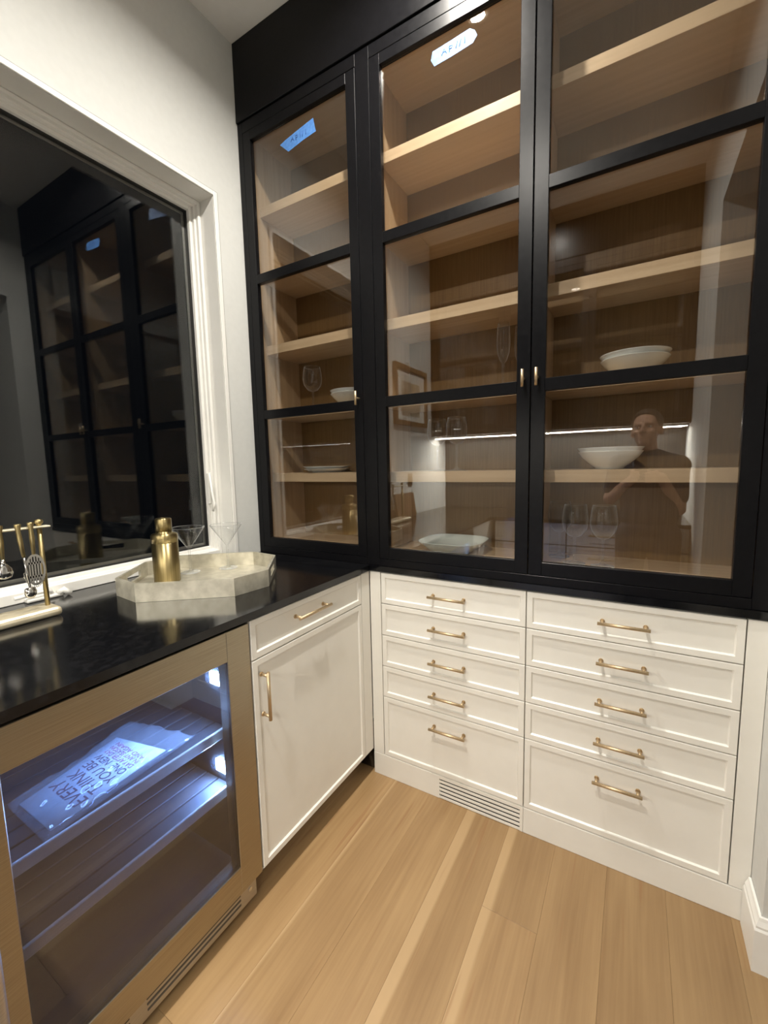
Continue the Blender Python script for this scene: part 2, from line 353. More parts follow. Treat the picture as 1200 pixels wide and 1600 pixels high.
# ------------------------------------------------------------------ recessed lamps
def downlight(x, y, label, k=1.0):
    t = thing('ceiling_light', label, 'ceiling light', (x, y, ZC), 'recessed ceiling lights')
    bm = bmesh.new(); lathe(bm, [(.040, -.001), (.062, -.001), (.062, -.006), (.052, -.008), (.040, -.004), (.040, -.001)], (x, y, ZC), 32)
    obj('trim_ring', bm, m_trim, t)
    bm = bmesh.new(); lathe(bm, [(0, -.0035), (.038, -.0035), (.038, -.001), (0, -.001)], (x, y, ZC), 32)
    obj('lens', bm, m_lens, t)
    l = bpy.data.lights.new('downlight_lamp', 'AREA'); l.energy = DOWNLIGHT_W * k; l.color = WARM
    l.shape = 'DISK'; l.size = .07; l.spread = math.radians(154)
    lo = bpy.data.objects.new('downlight_lamp', l); C.objects.link(lo); lo.location = (0, 0, -.012); lo.parent = t
downlight(.31, -.38, 'recessed round ceiling light in front of the black cabinets')
downlight(.32, -1.48, 'recessed round ceiling light in the middle of the pantry', .95)

# ------------------------------------------------------------------ hardware
def bar_pull(parent, p, axis, L, out, r=.0052, inset=.012, ext=.030):
    """bar handle: p = centre on the face, axis 'X'/'Y'/'Z' along the bar, out = outward direction"""
    p = Vector(p); a = Vector({'X': (1, 0, 0), 'Y': (0, 1, 0), 'Z': (0, 0, 1)}[axis]); out = Vector(out)
    bm = bmesh.new(); q = p + out * ext
    tube(bm, [q - a * L / 2, q + a * L / 2], r, 12)
    for s in (-1, 1):
        b = p + a * s * (L / 2 - inset)
        tube(bm, [b, b + out * ext], r * .85, 10); tube(bm, [b, b + out * .003], r * 1.35, 12)
    return obj('handle', bm, m_brass, parent)
def panel_front(axis, pos, u0, u1, z0, z1, t=.019, fr=.0185, rec=.006, bevw=.0035):
    """slim shaker front in plane axis=pos ('y': faces -Y, 'x': faces +X); u along the face"""
    bm = bmesh.new()
    def P(u, d, z): return (u, pos + d, z) if axis == 'y' else (pos - d, u, z)
    e = .0012
    loops = [[(u0 + e, z0 + e, 0), 0]]
    def rect(i, d): return [bm.verts.new(P(*q)) for q in ((u0 + i, d, z0 + i), (u1 - i, d, z0 + i), (u1 - i, d, z1 - i), (u0 + i, d, z1 - i))]
    R = [rect(0, t), rect(0, e), rect(e, 0), rect(fr, 0), rect(fr + bevw, rec), ]
    for a, b in zip(R, R[1:]):
        for k in range(4): bm.faces.new([a[k], a[(k + 1) % 4], b[(k + 1) % 4], b[k]])
    bm.faces.new(R[-1]); bm.faces.new(R[0][::-1])
    return bm

# ------------------------------------------------------------------ base cabinets under the black glass cabinets (drawers)
ZD = [.8885, .7597, .627, .4943, .3609, .0983]
G = .0016
def drawer_cabinet(x0, x1, f0, f1, hx, hl, label, vent):
    """x0..x1 carcass, f0..f1 drawer opening"""
    t = thing('drawer_cabinet', label, 'cabinet', ((x0 + x1) / 2, .15, 0), 'white drawer cabinets under the black glass cabinets')
    b = [(x0, x0 + .016, .022, YC - .005, .005, .888), (x1 - .016, x1, .022, YC - .005, .005, .888), (x0 + .016, x1 - .016, YC - .02, YC - .005, .005, .888), (x0 + .016, x1 - .016, .022, YC - .02, .09, .105)]
    obj('carcass', boxes(*b), m_gap, t)
    fr = []
    if f0 - x0 > .02: fr.append((x0, f0 - G, 0, .021, .0983, .8885, .001))
    if x1 - f1 > .02: fr.append((f1 + G, x1, 0, .021, .0983, .8885, .001))
    if fr: obj('face_frame', boxes(*fr), m_white, t)
    if vent:
        v0, v1, zs = .303, .613, (.003, .0835)
        obj('toe_board', boxes((x0, v0, -.0005, .021, .0005, .0965, .0008), (v1, x1, -.0005, .021, .0005, .0965, .0008), (v0, v1, -.0005, .021, zs[1], .0965), (v0, v1, .016, .021, .0005, zs[1])), m_white, t)
        vg = obj('vent', boxes((v0, v1, .0125, .016, .003, zs[1])), m_gasket, t)
        n = 5; p = (zs[1] - .002) / n
        for k in range(n):
            obj('slat', boxes((v0, v1, 0, .0035, .002 + k * p, .002 + k * p + p * .60, .0006)), m_white, vg)
    else:
        obj('toe_board', boxes((x0, x1, -.0005, .021, .0005, .0965, .0008)), m_white, t)
    for k in range(5):
        z1, z0 = ZD[k] - G, ZD[k + 1] + G
        d = obj('drawer', panel_front('y', 0, f0 + G, f1 - G, z0, z1), m_white, t)
        bar_pull(d, (hx, .006, ZD[k] - .066), 'X', hl, (0, -1, 0))
    return t
drawer_cabinet(.0015, .6247 - .0005, .0529, .6247, .3415, .145, 'white five-drawer cabinet with the floor vent, in the inside corner', True)
drawer_cabinet(.6247 + .0005, XE, .6247, 1.1976, .9105, .139, 'white five-drawer cabinet next to the right wall end', False)

# ------------------------------------------------------------------ base cabinet beside the fridge
def side_cabinet(y0, y1, label, door_handle_y, f1, dz):
    t = thing('base_cabinet', label, 'cabinet', (-.3, (y0 + y1) / 2, 0))
    obj('carcass', boxes((-.60, -.021, y0, y0 + .016, .11, .888), (-.60, -.021, y1 - .016, y1, .11, .888), (-.60, -.585, y0 + .016, y1 - .016, .11, .888), (-.585, -.021, y0 + .016, y1 - .016, .11, .125), (-.585, -.021, y0 + .016, y1 - .016, .755, .772)), m_gap, t)
    obj('toe_board', boxes((-.10, -.085, y0, y1, .0005, .11)), m_white, t)
    dr = obj('drawer', panel_front('x', 0, y0 + .0025, f1 - G, .7685, .8885 - G), m_white, t)
    dd = obj('door', panel_front('x', 0, y0 + .0025, f1 - G, .110, .765), m_white, t)
    if f1 < y1 - .01: obj('filler', boxes((-.021, -.0005, f1 + G, y1, .110, .8885, .001)), m_white, t)
    return t, dr, dd
t, dr, dd = side_cabinet(-.632, -.0008, 'white cabinet with one drawer over a door, between fridge and corner', 0, -.062, 0)
bar_pull(dr, (-.006, -.368, .838), 'Y', .165, (1, 0, 0))
bar_pull(dd, (-.0, -.6, .655), 'Z', .148, (1, 0, 0))
t, dr, dd = side_cabinet(YB + .003, -1.274, 'white cabinet beyond the drinks fridge, in the rear corner', 0, -1.70, 0)

# ------------------------------------------------------------------ worktop: one continuous black slab along three walls
bm = bmesh.new()
X1 = .008
poly = [(X1, -.006), (XE - .001, -.006), (XE - .001, YC - .002), (XW + .001, YC - .002), (XW + .001, WY1 - .003), (XF - .10, WY1 - .003), (XF - .10, WY0 + .003), (XW + .001, WY0 + .003),
        (XW + .001, YB + .002), (XR - .001, YB + .002), (XR - .001, -1.66), (X1, -1.66)]
prism(bm, poly, .893, .915)
obj('worktop', bm, m_stone, label='continuous polished black stone worktop running round three walls', cat='countertop')

# ------------------------------------------------------------------ black glass cabinets
SH = [1.289, 1.588, 1.888, 2.212, 2.497]; ST = .041; YS = .09; ZF = .965; YBK = .312
RAILS = [(.946, .990), (1.539, 1.577), (2.127, 2.165), (2.715, 2.752)]
def glass_door(parent, x0, x1, y=0.0, face=-1, name='door', rails=RAILS):
    """frame with three panes, front at y, facing face (-1: -Y)"""
    s = .042; tk = .022; b = face * -1
    x0 += G; x1 -= G
    z0, z1 = rails[0][0], rails[-1][1]
    bx = [(x0, x0 + s, y, y + b * tk, z0, z1, .0012), (x1 - s, x1, y, y + b * tk, z0, z1, .0012)] + [(x0 + s - .0005, x1 - s + .0005, y, y + b * tk, a, c, .0010) for a, c in rails]
    d = obj(name, boxes(*bx), m_black, parent)
    for (a0, a1), (b0, b1) in zip(rails, rails[1:]):
        obj('pane', boxes((x0 + s + .0003, x1 - s - .0003, y + b * .013, y + b * .017, a1 + .0003, b0 - .0003)), m_glass, d)
    return d
def tiny_pull(d, x, z, y=0.0, out=-1):
    bm = bmesh.new(); q = y + out * .026
    tube(bm, [(x, q, z - .027), (x, q, z + .027)], .0048, 10)
    tube(bm, [(x, y, z), (x, q, z)], .004, 10)
    return obj('handle', bm, m_brass, d)
def upper_cabinet(x0, x1, frame, label, group=None):
    t = thing('glass_cabinet', label, 'cabinet', ((x0 + x1) / 2, .16, .915), group)
    # face frame
    bx = [(a, b, 0, .022, .9155, 2.797, .0012) for a, b in frame if b - a > .01]
    ix0, ix1 = frame[0][1], frame[-1][0]
    bx += [(ix0, ix1, 0, .022, .9155, RAILS[0][0] - G, .001), (ix0, ix1, 0, .022, RAILS[-1][1] + G, 2.797, .001)]
    obj('face_frame', boxes(*bx), m_black, t)
    a, b = x0 + .001, x1 - .001
    obj('side_panel', boxes((a, a + .018, .0225, YBK, .9155, ZC - .005)), m_side, t)
    obj('side_panel', boxes((b - .018, b, .0225, YBK, .9155, ZC - .005)), m_side, t)
    obj('back_panel', boxes((a, b, YBK, YBK + .012, .9155, ZC - .005)), m_back, t)
    obj('bottom_panel', boxes((a + .018, b - .018, .0225, YBK, .9155, ZF)), m_shelf, t)
    obj('top_panel', boxes((a + .018, b - .018, .0225, YBK, 2.775, 2.80)), m_shelf, t)
    return t
MID = .0216
obj('crown_board', boxes((XW + .0015, XE - .001, -.007, .022, 2.799, ZC - .001, .0012)), m_black, label='plain black board closing the gap between glass cabinets and ceiling', cat='fascia', at=(.3, 0, 2.8))
lc = upper_cabinet(XW + .0015, MID - .0003, [(XW + .0015, -.595), (-.0078, .0508)], 'black single-door glass cabinet standing on the counter beside the window')
ld = glass_door(lc, -.595, -.0078); tiny_pull(ld, -.0265, 1.580)
for z in SH: obj('shelf', boxes((XW + .0205, MID - .0203, YS, YBK, z - ST, z, .001)), m_shelf, lc)
rc = upper_cabinet(MID + .0003, XE - .001, [(.0509, .0511), (1.203, XE - .001)], 'black double-door glass cabinet standing over the white drawers')
rd = glass_door(rc, .051, .627); tiny_pull(rd, .606, 1.581)
rd = glass_door(rc, .627, 1.203); tiny_pull(rd, .648, 1.581)
obj('partition', boxes((.612, .642, .026, YBK, ZF, 2.775)), m_side, rc)
for z in SH:
    obj('shelf', boxes((MID + .0203, .612, YS, YBK, z - ST, z, .001)), m_shelf, rc)
    obj('shelf', boxes((.642, XE - .02, YS, YBK, z - ST, z, .001)), m_shelf, rc)

# ------------------------------------------------------------------ cabinets on the opposite wall (seen in the glass)
OF = -1.985
RO = [(1.585, 1.625), (2.127, 2.165), (2.66, 2.70)]
t = thing('wall_cabinet', 'black glass-door wall cabinet on the rear wall over the light strip', 'cabinet', (.28, -2.15, 1.55))
x0, x1 = XW + .002, XR - .003
obj('face_frame', boxes((x0, x0 + .03, OF - .022, OF, 1.55, 2.75, .001), (x1 - .03, x1, OF - .022, OF, 1.55, 2.75, .001), (x0 + .03, x1 - .03, OF - .022, OF, 1.55, 1.583), (x0 + .03, x1 - .03, OF - .022, OF, 2.702, 2.75)), m_black, t)
obj('crown_panel', boxes((x0, x1, OF - .022, OF + .006, 2.752, ZC - .001)), m_black, t)
obj('side_panel', boxes((x0, x0 + .018, YB + .012, OF - .022, 1.55, ZC - .005)), m_black, t); obj('side_panel', boxes((x1 - .018, x1, YB + .012, OF - .022, 1.55, ZC - .005)), m_black, t)
obj('back_panel', boxes((x0, x1, YB + .001, YB + .012, 1.55, ZC - .005)), m_black, t)
obj('bottom_panel', boxes((x0 + .018, x1 - .018, YB + .012, OF - .022, 1.55, 1.57)), m_black, t)
for z in (1.90, 2.21, 2.50): obj('shelf', boxes((x0 + .018, x1 - .018, YB + .012, OF - .06, z - .04, z)), m_plate, t)
xs = [x0 + .03 + (x1 - x0 - .06) * k / 3 for k in range(4)]
for k in range(3): glass_door(t, xs[k], xs[k + 1], OF, 1, 'door', RO)
t = thing('led_strip', 'bright white light strip under the black wall cabinet', 'light', (.28, -2.08, 1.548))
obj('housing', boxes((x0 + .01, x1 - .01, -2.092, -2.068, 1.538, 1.549)), m_steeld, t)
obj('diffuser', boxes((x0 + .012, x1 - .012, -2.089, -2.071, 1.534, 1.538)), m_ledw, t)
l = bpy.data.lights.new('led_lamp', 'AREA'); l.shape = 'RECTANGLE'; l.size = x1 - x0 - .03; l.size_y = .018; l.energy = LED_W; l.color = (1, .95, .84)
lo = bpy.data.objects.new('led_lamp', l); C.objects.link(lo); lo.parent = t; lo.location = (0, 0, -.017)
obj('backsplash', boxes((x0, XR - .003, YB + .0005, YB + .010, .916, 1.548)), noise_mat('dark_backsplash', (.05, .045, .04), (.07, .06, .05), rough=.4), label='dark splashback under the rear wall cabinet', cat='splashback')
# rear drawer units
for k, (a, b) in enumerate(((X1 + .02, .525), (.528, XR - .004))):
    t = thing('drawer_cabinet', ['white drawer cabinet under the rear counter, left of the photographer', 'white drawer cabinet under the rear counter, behind the photographer'][k], 'cabinet', ((a + b) / 2, -2, 0), 'white drawer cabinets under the rear counter')
    obj('carcass', boxes((a, b, YB + .003, -1.70, .10, .890)), m_gap, t)
    obj('toe_board', boxes((a, b, -1.76, -1.74, .0005, .099)), m_white, t)
    for z0, z1 in ((.735, .888), (.43, .732), (.10, .427)):
        me = panel_front('y', 0, a + G, b - G, z0 + G, z1 - G)
        for v in me.verts: v.co.y = -1.68 - v.co.y
        d = obj('drawer', me, m_white, t); bar_pull(d, ((.755 if k else .28), -1.682, z1 - .075), 'X', .18, (0, 1, 0))

# ------------------------------------------------------------------ drinks fridge
FY0, FY1 = -1.267, -.6355
fg = thing('drinks_fridge', 'stainless under-counter drinks fridge with glowing blue glass door', 'fridge', (-.3, (FY0 + FY1) / 2, 0))
FX = -.045
obj('body', boxes((-.60, FX, FY0 + .004, FY0 + .03, .10, .868), (-.60, FX, FY1 - .03, FY1 - .004, .10, .868), (-.60, -.575, FY0 + .03, FY1 - .03, .10, .868), (-.575, FX, FY0 + .03, FY1 - .03, .10, .13), (-.575, FX, FY0 + .03, FY1 - .03, .84, .868)), m_fridge_in, fg)
fw = .077
dz0, dz1 = .106, .884
door = obj('door', boxes((FX + .003, 0, FY0, FY0 + fw, dz0, dz1, .0015), (FX + .003, 0, FY1 - fw, FY1, dz0, dz1, .0015), (FX + .003, 0, FY0 + fw - .0005, FY1 - fw + .0005, dz1 - fw - .006, dz1, .0012), (FX + .003, 0, FY0 + fw - .0005, FY1 - fw + .0005, dz0, dz0 + fw + .006, .0012)), m_steel, fg)
obj('gasket', hoop(FX - .003, FX + .002, FY0 + .02, FY1 - .02, .125, .865, .035, 0), m_gasket, door)
obj('pane', boxes((-.012, -.003, FY0 + fw, FY1 - fw, dz0 + fw + .006, dz1 - fw - .006)), m_fglass, door)
bm = bmesh.new(); hy = FY0 + .026
tube(bm, [(.045, hy, .20), (.045, hy, .79)], .011, 14)
for z in (.24, .75): tube(bm, [(0, hy, z), (.045, hy, z)], .008, 12)
obj('handle', bm, m_steeld, door)
gr = obj('grille', boxes((-.045, -.026, FY0 + .002, FY1 - .004, .022, .098, .002)), m_steeld, fg)
for k in range(3):
    for (a, b) in ((-1.22, -1.02), (-.98, -.70)):
        obj('slot', boxes((-.027, -.0245, a, b, .040 + k * .015, .046 + k * .015, .0008)), m_gap, gr)
bm = bmesh.new(); tube(bm, [(-.027, FY1 - .03, .062), (-.0235, FY1 - .03, .062)], .006, 12); obj('screw', bm, m_chrome, gr)
for zf, sy in ((.563, 0), (.382, 0)):
    s = obj('rack', boxes((-.075, -.067, FY0 + .037, FY1 - .05, zf - .015, zf + .015, .002)), m_rack, fg)
    for k in range(9):
        x = -.082 - k * .052
        obj('rack_slat', boxes((x - .046, x, FY0 + .034, FY1 - .034, zf - .004, zf + .004, .001)), m_rackwood, s)
for z in (.705, .428):
    obj('lamp', boxes((-.14, -.075, FY1 - .036, FY1 - .0295, z - .019, z + .019, .003)), m_led, fg, 'bright blue-white light on the right inner wall')
    l = bpy.data.lights.new('fridge_lamp', 'AREA'); l.shape = 'RECTANGLE'; l.size = .05; l.size_y = .028; l.energy = FRIDGE_W; l.color = (.22, .45, 1.0)
    lo = bpy.data.objects.new('fridge_lamp', l); C.objects.link(lo); lo.parent = fg
    lo.location = Vector((-.11, FY1 - .042, z)) - fg.location; lo.rotation_euler = (math.radians(-90), 0, 0)
obj('lamp', boxes((-.26, -.23, -1.12, -.78, .836, .8405, .001)), m_ledt, fg, 'added fill strip hidden under the fridge roof')  # added strip, out of view, to light the bag evenly
l = bpy.data.lights.new('fridge_lamp', 'AREA'); l.shape = 'RECTANGLE'; l.size = .03; l.size_y = .34; l.energy = FRIDGE_W * .38; l.color = (.22, .45, 1.0)  # added fill lamp that goes with the roof strip
lo = bpy.data.objects.new('fridge_lamp', l); C.objects.link(lo); lo.parent = fg; lo.location = Vector((-.245, -.95, .832)) - fg.location
# the bag of papers on the upper rack
BZ = .5685
bag = thing('plastic_bag', 'clear plastic bag holding a printed booklet on the upper fridge rack', 'bag', (-.2, -.95, BZ))
def warp(u, v):      # u along the bag 0..1 (from -Y), v across (front 0 .. back 1)
    a = Vector((-.085, -1.115, 0)).lerp(Vector((-.118, -.745, 0)), u); b = Vector((-.265, -1.115, 0)).lerp(Vector((-.345, -.80, 0)), u)
    return a.lerp(b, v)
def sheet(u0, u1, v0, v1, z0, th, amp, n=18, seed=0):
    r = random.Random(seed); bm = bmesh.new(); ph = [r.uniform(0, 6.3) for _ in range(8)]
    def h(u, v): return amp * (math.sin(9 * u + 5 * v + ph[0]) + .7 * math.sin(17 * v - 6 * u + ph[1]) + .5 * math.sin(31 * u + 23 * v + ph[2]) + .35 * math.sin(47 * v - 39 * u + ph[3]))
    g = [[None] * (n + 1) for _ in range(n + 1)]; gb = [[None] * (n + 1) for _ in range(n + 1)]
    for i in range(n + 1):
        for j in range(n + 1):
            u = u0 + (u1 - u0) * i / n; v = v0 + (v1 - v0) * j / n; p = warp(u, v)
            e = min(1, 8 * min(i, n - i, j, n - j) / n)
            z = BZ + z0 + max(0, h(u, v) + 2 * amp) + th * (e if amp > .001 else 1)
            g[i][j] = bm.verts.new((p.x, p.y, z)); gb[i][j] = bm.verts.new((p.x, p.y, BZ + z0))
    for i in range(n):
        for j in range(n):
            f = bm.faces.new([g[i][j], g[i + 1][j], g[i + 1][j + 1], g[i][j + 1]]); f.smooth = True
            bm.faces.new([gb[i][j], gb[i][j + 1], gb[i + 1][j + 1], gb[i + 1][j]])
    for i in range(n):
        bm.faces.new([g[i][0], gb[i][0], gb[i + 1][0], g[i + 1][0]]); bm.faces.new([g[i][n], g[i + 1][n], gb[i + 1][n], gb[i][n]])
        bm.faces.new([g[0][i], g[0][i + 1], gb[0][i + 1], gb[0][i]]); bm.faces.new([g[n][i], gb[n][i], gb[n][i + 1], g[n][i + 1]])
    return bm
obj('film', sheet(0, 1, 0, 1, .0005, .008, .0030, 34, 3), m_film, bag)
bk = obj('booklet', sheet(.05, .80, .10, .90, .0015, .0022, 0, 2, 4), m_paper, bag)
def text_mesh(txt, size):
    cu = bpy.data.curves.new('t', 'FONT'); cu.body = txt; cu.size = size; cu.extrude = .0002; cu.align_x = 'CENTER'
    o = bpy.data.objects.new('t', cu); C.objects.link(o)
    dg = bpy.context.evaluated_depsgraph_get(); me = bpy.data.meshes.new_from_object(o.evaluated_get(dg))
    bpy.data.objects.remove(o); bm = bmesh.new(); bm.from_mesh(me); bpy.data.meshes.remove(me); return bm
y = -1.045
for txt, size, mm in (('EVERY', .050, m_print), ('THINK', .048, m_print), ('YOU BE', .040, m_print), ('ONE  NEW', .032, m_print), ('DAY AFTER DAY', .022, m_pink), ('IN ANY SEASON', .020, m_pink), ('AND AGAIN', .020, m_pink)):
    bm = text_mesh(txt, size); y += size * .36
    xs_ = [v.co.x for v in bm.verts]; wdt = max(xs_) - min(xs_); k = min(1.15, .125 / wdt)
    cxm = warp((y + 1.115) / .345, .5).x
    for v in bm.verts:
        v.co = Vector((cxm - v.co.x * k, y - v.co.y * .9 + size * .30, BZ + .0042 + v.co.z))
    obj('print', bm, mm, bk); y += size * .42

# ------------------------------------------------------------------ tray and bar things on the counter
TD = Vector((.775, .631, 0)); TN = Vector((-.631, .775, 0)); TC = Vector((-.402, -.476, .9155))
HL, HW, CH = .2415, .215, .095
def octo(i): 
    l, w_, c_ = HL - i, HW - i, CH - i * .586
    return [(-l + c_, -w_), (l - c_, -w_), (l, -w_ + c_), (l, w_ - c_), (l - c_, w_), (-l + c_, w_), (-l, w_ - c_), (-l, -w_ + c_)]
def tp(a, b, z): return TC + TD * a + TN * b + Vector((0, 0, z))
t = thing('serving_tray', 'eight-sided silver leaf tray with cut-out handles on the black counter', 'tray', TC)
TH = .058
bm = bmesh.new(); oo, oi = octo(0), octo(.009)
for k in range(8):
    k2 = (k + 1) % 8
    if k in (2, 6):  # end walls with a handle slot: built as a frame round the slot
        def wallquad(s0, s1, z0, z1):
            A, B, Ai, Bi = [Vector((*q, 0)) for q in (oo[k], oo[k2], oi[k], oi[k2])]
            vs = []
            for z in (z0, z1):
                for (p, q) in ((A, B), (Ai, Bi)):
                    for s in (s0, s1):
                        r_ = p.lerp(q, s); vs.append(bm.verts.new(tp(r_.x, r_.y, z)))
            a0, a1, b0, b1, c0, c1, d0, d1 = vs
            for f in ((a0, a1, c1, c0), (b1, b0, d0, d1), (c0, c1, d1, d0), (a1, a0, b0, b1), (a0, c0, d0, b0), (a1, b1, d1, c1)): bm.faces.new(f)
        wallquad(0, .27, 0, TH); wallquad(.73, 1, 0, TH); wallquad(.27, .73, 0, .018); wallquad(.27, .73, .042, TH)
    else:
        A, B, Ai, Bi = oo[k], oo[k2], oi[k], oi[k2]
        lo_ = [bm.verts.new(tp(*q, 0)) for q in (A, B, Bi, Ai)]; hi = [bm.verts.new(tp(*q, TH)) for q in (A, B, Bi, Ai)]
        bm.faces.new(lo_[::-1]); bm.faces.new(hi)
        for i in range(4): bm.faces.new([lo_[i], lo_[(i + 1) % 4], hi[(i + 1) % 4], hi[i]])
obj('rim', bm, m_silver, t)
bm = bmesh.new(); q = octo(.0095); a = [bm.verts.new(tp(*p, .0)) for p in q]; b = [bm.verts.new(tp(*p, .006)) for p in q]
bm.faces.new(a[::-1]); bm.faces.new(b)
for i in range(8): bm.faces.new([a[i], a[(i + 1) % 8], b[(i + 1) % 8], b[i]])
obj('bottom', bm, m_silver, t)
TZ = .922
# shaker
p = Vector((-.503, -.551, TZ)); sk = thing('cocktail_shaker', 'brushed gold cocktail shaker at the front of the tray', 'shaker', p)
bm = bmesh.new(); lathe(bm, [(0, 0), (.041, 0), (.043, .002), (.043, .142), (0, .142)], p, 48); obj('body', bm, m_gold, sk)
bm = bmesh.new(); lathe(bm, [(0, .1424), (.0432, .1424), (.0432, .168), (.0405, .173), (.0275, .176), (.0262, .178), (.0262, .182), (0, .182)], p, 48); obj('shoulder', bm, m_gold, sk)
bm = bmesh.new(); lathe(bm, [(0, .1822), (.0268, .1822), (.0268, .224), (.0245, .227), (0, .227)], p, 40); obj('cap', bm, m_gold, sk)
# martini glasses
MG = 'martini glasses on the silver tray'
p = Vector((-.543, -.431, TZ)); mg = thing('martini_glass', 'martini glass standing nearer the gold shaker on the tray', 'glass', p, MG)
bm = bmesh.new(); lathe(bm, [(.0590, .1745), (.0595, .1765), (.0605, .175), (.008, .098), (.0045, .094), (.0040, .05), (.0042, .012), (.010, .006), (.034, .0025), (.036, .001), (.034, 0), (0, 0)], p, 48)
obj('bowl', bm, m_clear, mg)
dup(mg, (-.467, -.316, TZ), label='martini glass standing at the back corner of the tray near the cabinet')
# bar tool stand
SX = -.508
st = thing('bar_tool_stand', 'gold rack for bar tools on a pale base in front of the window', 'stand', (SX, -1.05, .9155))
bm = boxes((SX - .045, SX + .045, -1.27, -.890, .9155, .942, .012, 3)); obj('base', bm, m_goldlt, st)
for y in (-.910, -1.215):
    bm = bmesh.new(); tube(bm, [(SX, y, .942), (SX, y, 1.165)], .0062, 14)
    lathe(bm, [(0, 0), (.006, 0), (.006, .004), (.009, .006), (.011, .011), (.009, .017), (0, .019)], (SX, y, 1.171), 18)
    obj('post', bm, m_gold, st)
bm = boxes((SX - .014, SX + .014, -1.235, -.887, 1.165, 1.1705, .002)); obj('crossbar', bm, m_goldlt, st)
def tool(y, lean, label, kind):
    x = SX + {'bar_spoon': .0300, 'cocktail_strainer': .0130}.get(kind, .0205)
    t = thing(kind, label, 'bar tool', (x, y, 1.171), 'bar tools hanging on the gold rack')
    bm = bmesh.new(); tube(bm, [(x, y, 1.184), (x, y, 1.180), (x, y, 1.168), (x, y - lean * .15, 1.14), (x, y - lean * .5, 1.095)], [.0075, .0080, .0052, .0062, .0042], 12); obj('grip', bm, m_gold, t)
    e = y - lean * .5
    if kind == 'bar_spoon':
        bm = bmesh.new(); tube(bm, [(x, e, 1.095), (x, y - lean, 1.01)], .0028, 10); lathe(bm, [(0, -.016), (.007, -.014), (.0125, -.006), (.0135, .004), (.011, .012), (.0095, .013), (.011, .004), (.009, -.006), (0, -.012)], (x, y - lean, .995), 20, .8, 1.05); obj('spoon_bowl', bm, m_chrome, t)
    elif kind == 'cocktail_strainer':
        bm = bmesh.new(); cy = e - .000; cz = 1.052; n = 40
        a, b_, ai, bi = .0235, .044, .0185, .0375
        def el(r1, r2, dx): return [bm.verts.new((x + dx, cy + r1 * math.cos(2 * math.pi * k / n), cz + r2 * math.sin(2 * math.pi * k / n))) for k in range(n)]
        o1, i1, o2, i2 = el(a, b_, .001), el(ai, bi, .001), el(a, b_, -.001), el(ai, bi, -.001)
        for k in range(n):
            k2 = (k + 1) % n
            for q in ((o1[k], o1[k2], i1[k2], i1[k]), (o2[k2], o2[k], i2[k], i2[k2]), (o1[k2], o1[k], o2[k], o2[k2]), (i1[k], i1[k2], i2[k2], i2[k])): bm.faces.new(q)
        for dy in (-.0125, -.0065, 0, .0065, .0125):   # slotted plate
            hz = bi * math.sqrt(1 - (dy / .0185) ** 2) + .001
            box(bm, x - .0008, x + .0008, cy + dy - .0017, cy + dy + .0017, cz - hz, cz + hz)
        box(bm, x - .0008, x + .0008, cy - .018, cy + .018, cz + .016, cz + .022); box(bm, x - .0008, x + .0008, cy - .018, cy + .018, cz - .022, cz - .016)
        obj('slotted_plate', bm, m_chrome, t)
        bm = bmesh.new(); pts = []
        for k in range(90):
            a_ = math.pi * (1.0 + k / 89); px, pz = cy + .024 * math.cos(a_), cz - .006 + .042 * math.sin(a_)
            pts.append((x - .006 + .003 * math.cos(k * 1.3), px, pz + .003 * math.sin(k * 1.3)))
        tube(bm, pts, .0008, 5); obj('spring', bm, m_chrome, t)
    else:
        bm = bmesh.new(); tube(bm, [(x, e, 1.095), (x, e, 1.075)], [.0042, .006], 10)
        lathe(bm, [(0, .024), (.008, .020), (.017, .008), (.019, -.004), (.014, -.016), (0, -.020), (0, -.018), (.012, -.015), (.017, -.004), (.015, .008), (.007, .018), (0, .022)], (x, e, 1.062), 24, .55, 1.0)
        if kind == 'jigger': lathe(bm, [(0, 0), (.006, -.004), (.013, -.03), (.0125, -.03), (0, -.006)], (x, e, 1.042), 20)
        obj('scoop', bm, m_chrome, t)
tool(-.934, .0, 'slotted oval cocktail strainer hanging nearest the end post', 'cocktail_strainer')
tool(-.968, -.012, 'long thin bar spoon hanging second from the end post', 'bar_spoon')
tool(-1.003, .0, 'rounded steel ice scoop hanging third from the end post', 'ice_scoop')
tool(-1.045, .0, 'double-ended jigger hanging fourth from the end post', 'jigger')

# ------------------------------------------------------------------ dishes and glasses in the cabinets
def bowl_bm(p, R, H, foot=.45, pw=2.0, sy=1.0, wall=.005):
    bm = bmesh.new()
    pr = [(0, 0), (R * foot, 0), (R * foot, .005), (R * (foot + .12), H * .22), (R * .86, H * .66), (R * .99, H * .97), (R, H), (R - wall * .7, H), (R * .83, H * .66), (R * (foot + .05), H * .28 + .002), (0, H * .2 + .004)]
    lathe(bm, pr, p, 56, 1, sy, pw); return bm
BG = 'white bowls in the black glass cabinets'
SHELF2 = SH[1] + .0005; SHELF1 = SH[0] + .0005
def bowl(x, y, z, R, H, label, m=m_china, foot=.45, pw=2.0, sy=1.0, name='bowl', group=BG, cat='bowl'):
    return obj(name, bowl_bm((x, y, z), R, H, foot, pw, sy), m, label=label, cat=cat, group=group, at=(x, y, z))
bowl(.908, .19, SHELF2, .098, .048, 'lower white bowl of the pair on the upper-right shelf, in the right door', foot=.5)
bowl(.908, .19, SHELF2 + .016, .100, .048, 'upper white bowl nested in the pair on the upper-right shelf, in the right door', foot=.5)
bowl(.848, .19, SHELF1, .098, .058, 'lower deep white bowl of the nested pair above the goblets')
bowl(.848, .19, SHELF1 + .012, .100, .058, 'upper deep white bowl of the nested pair above the goblets')
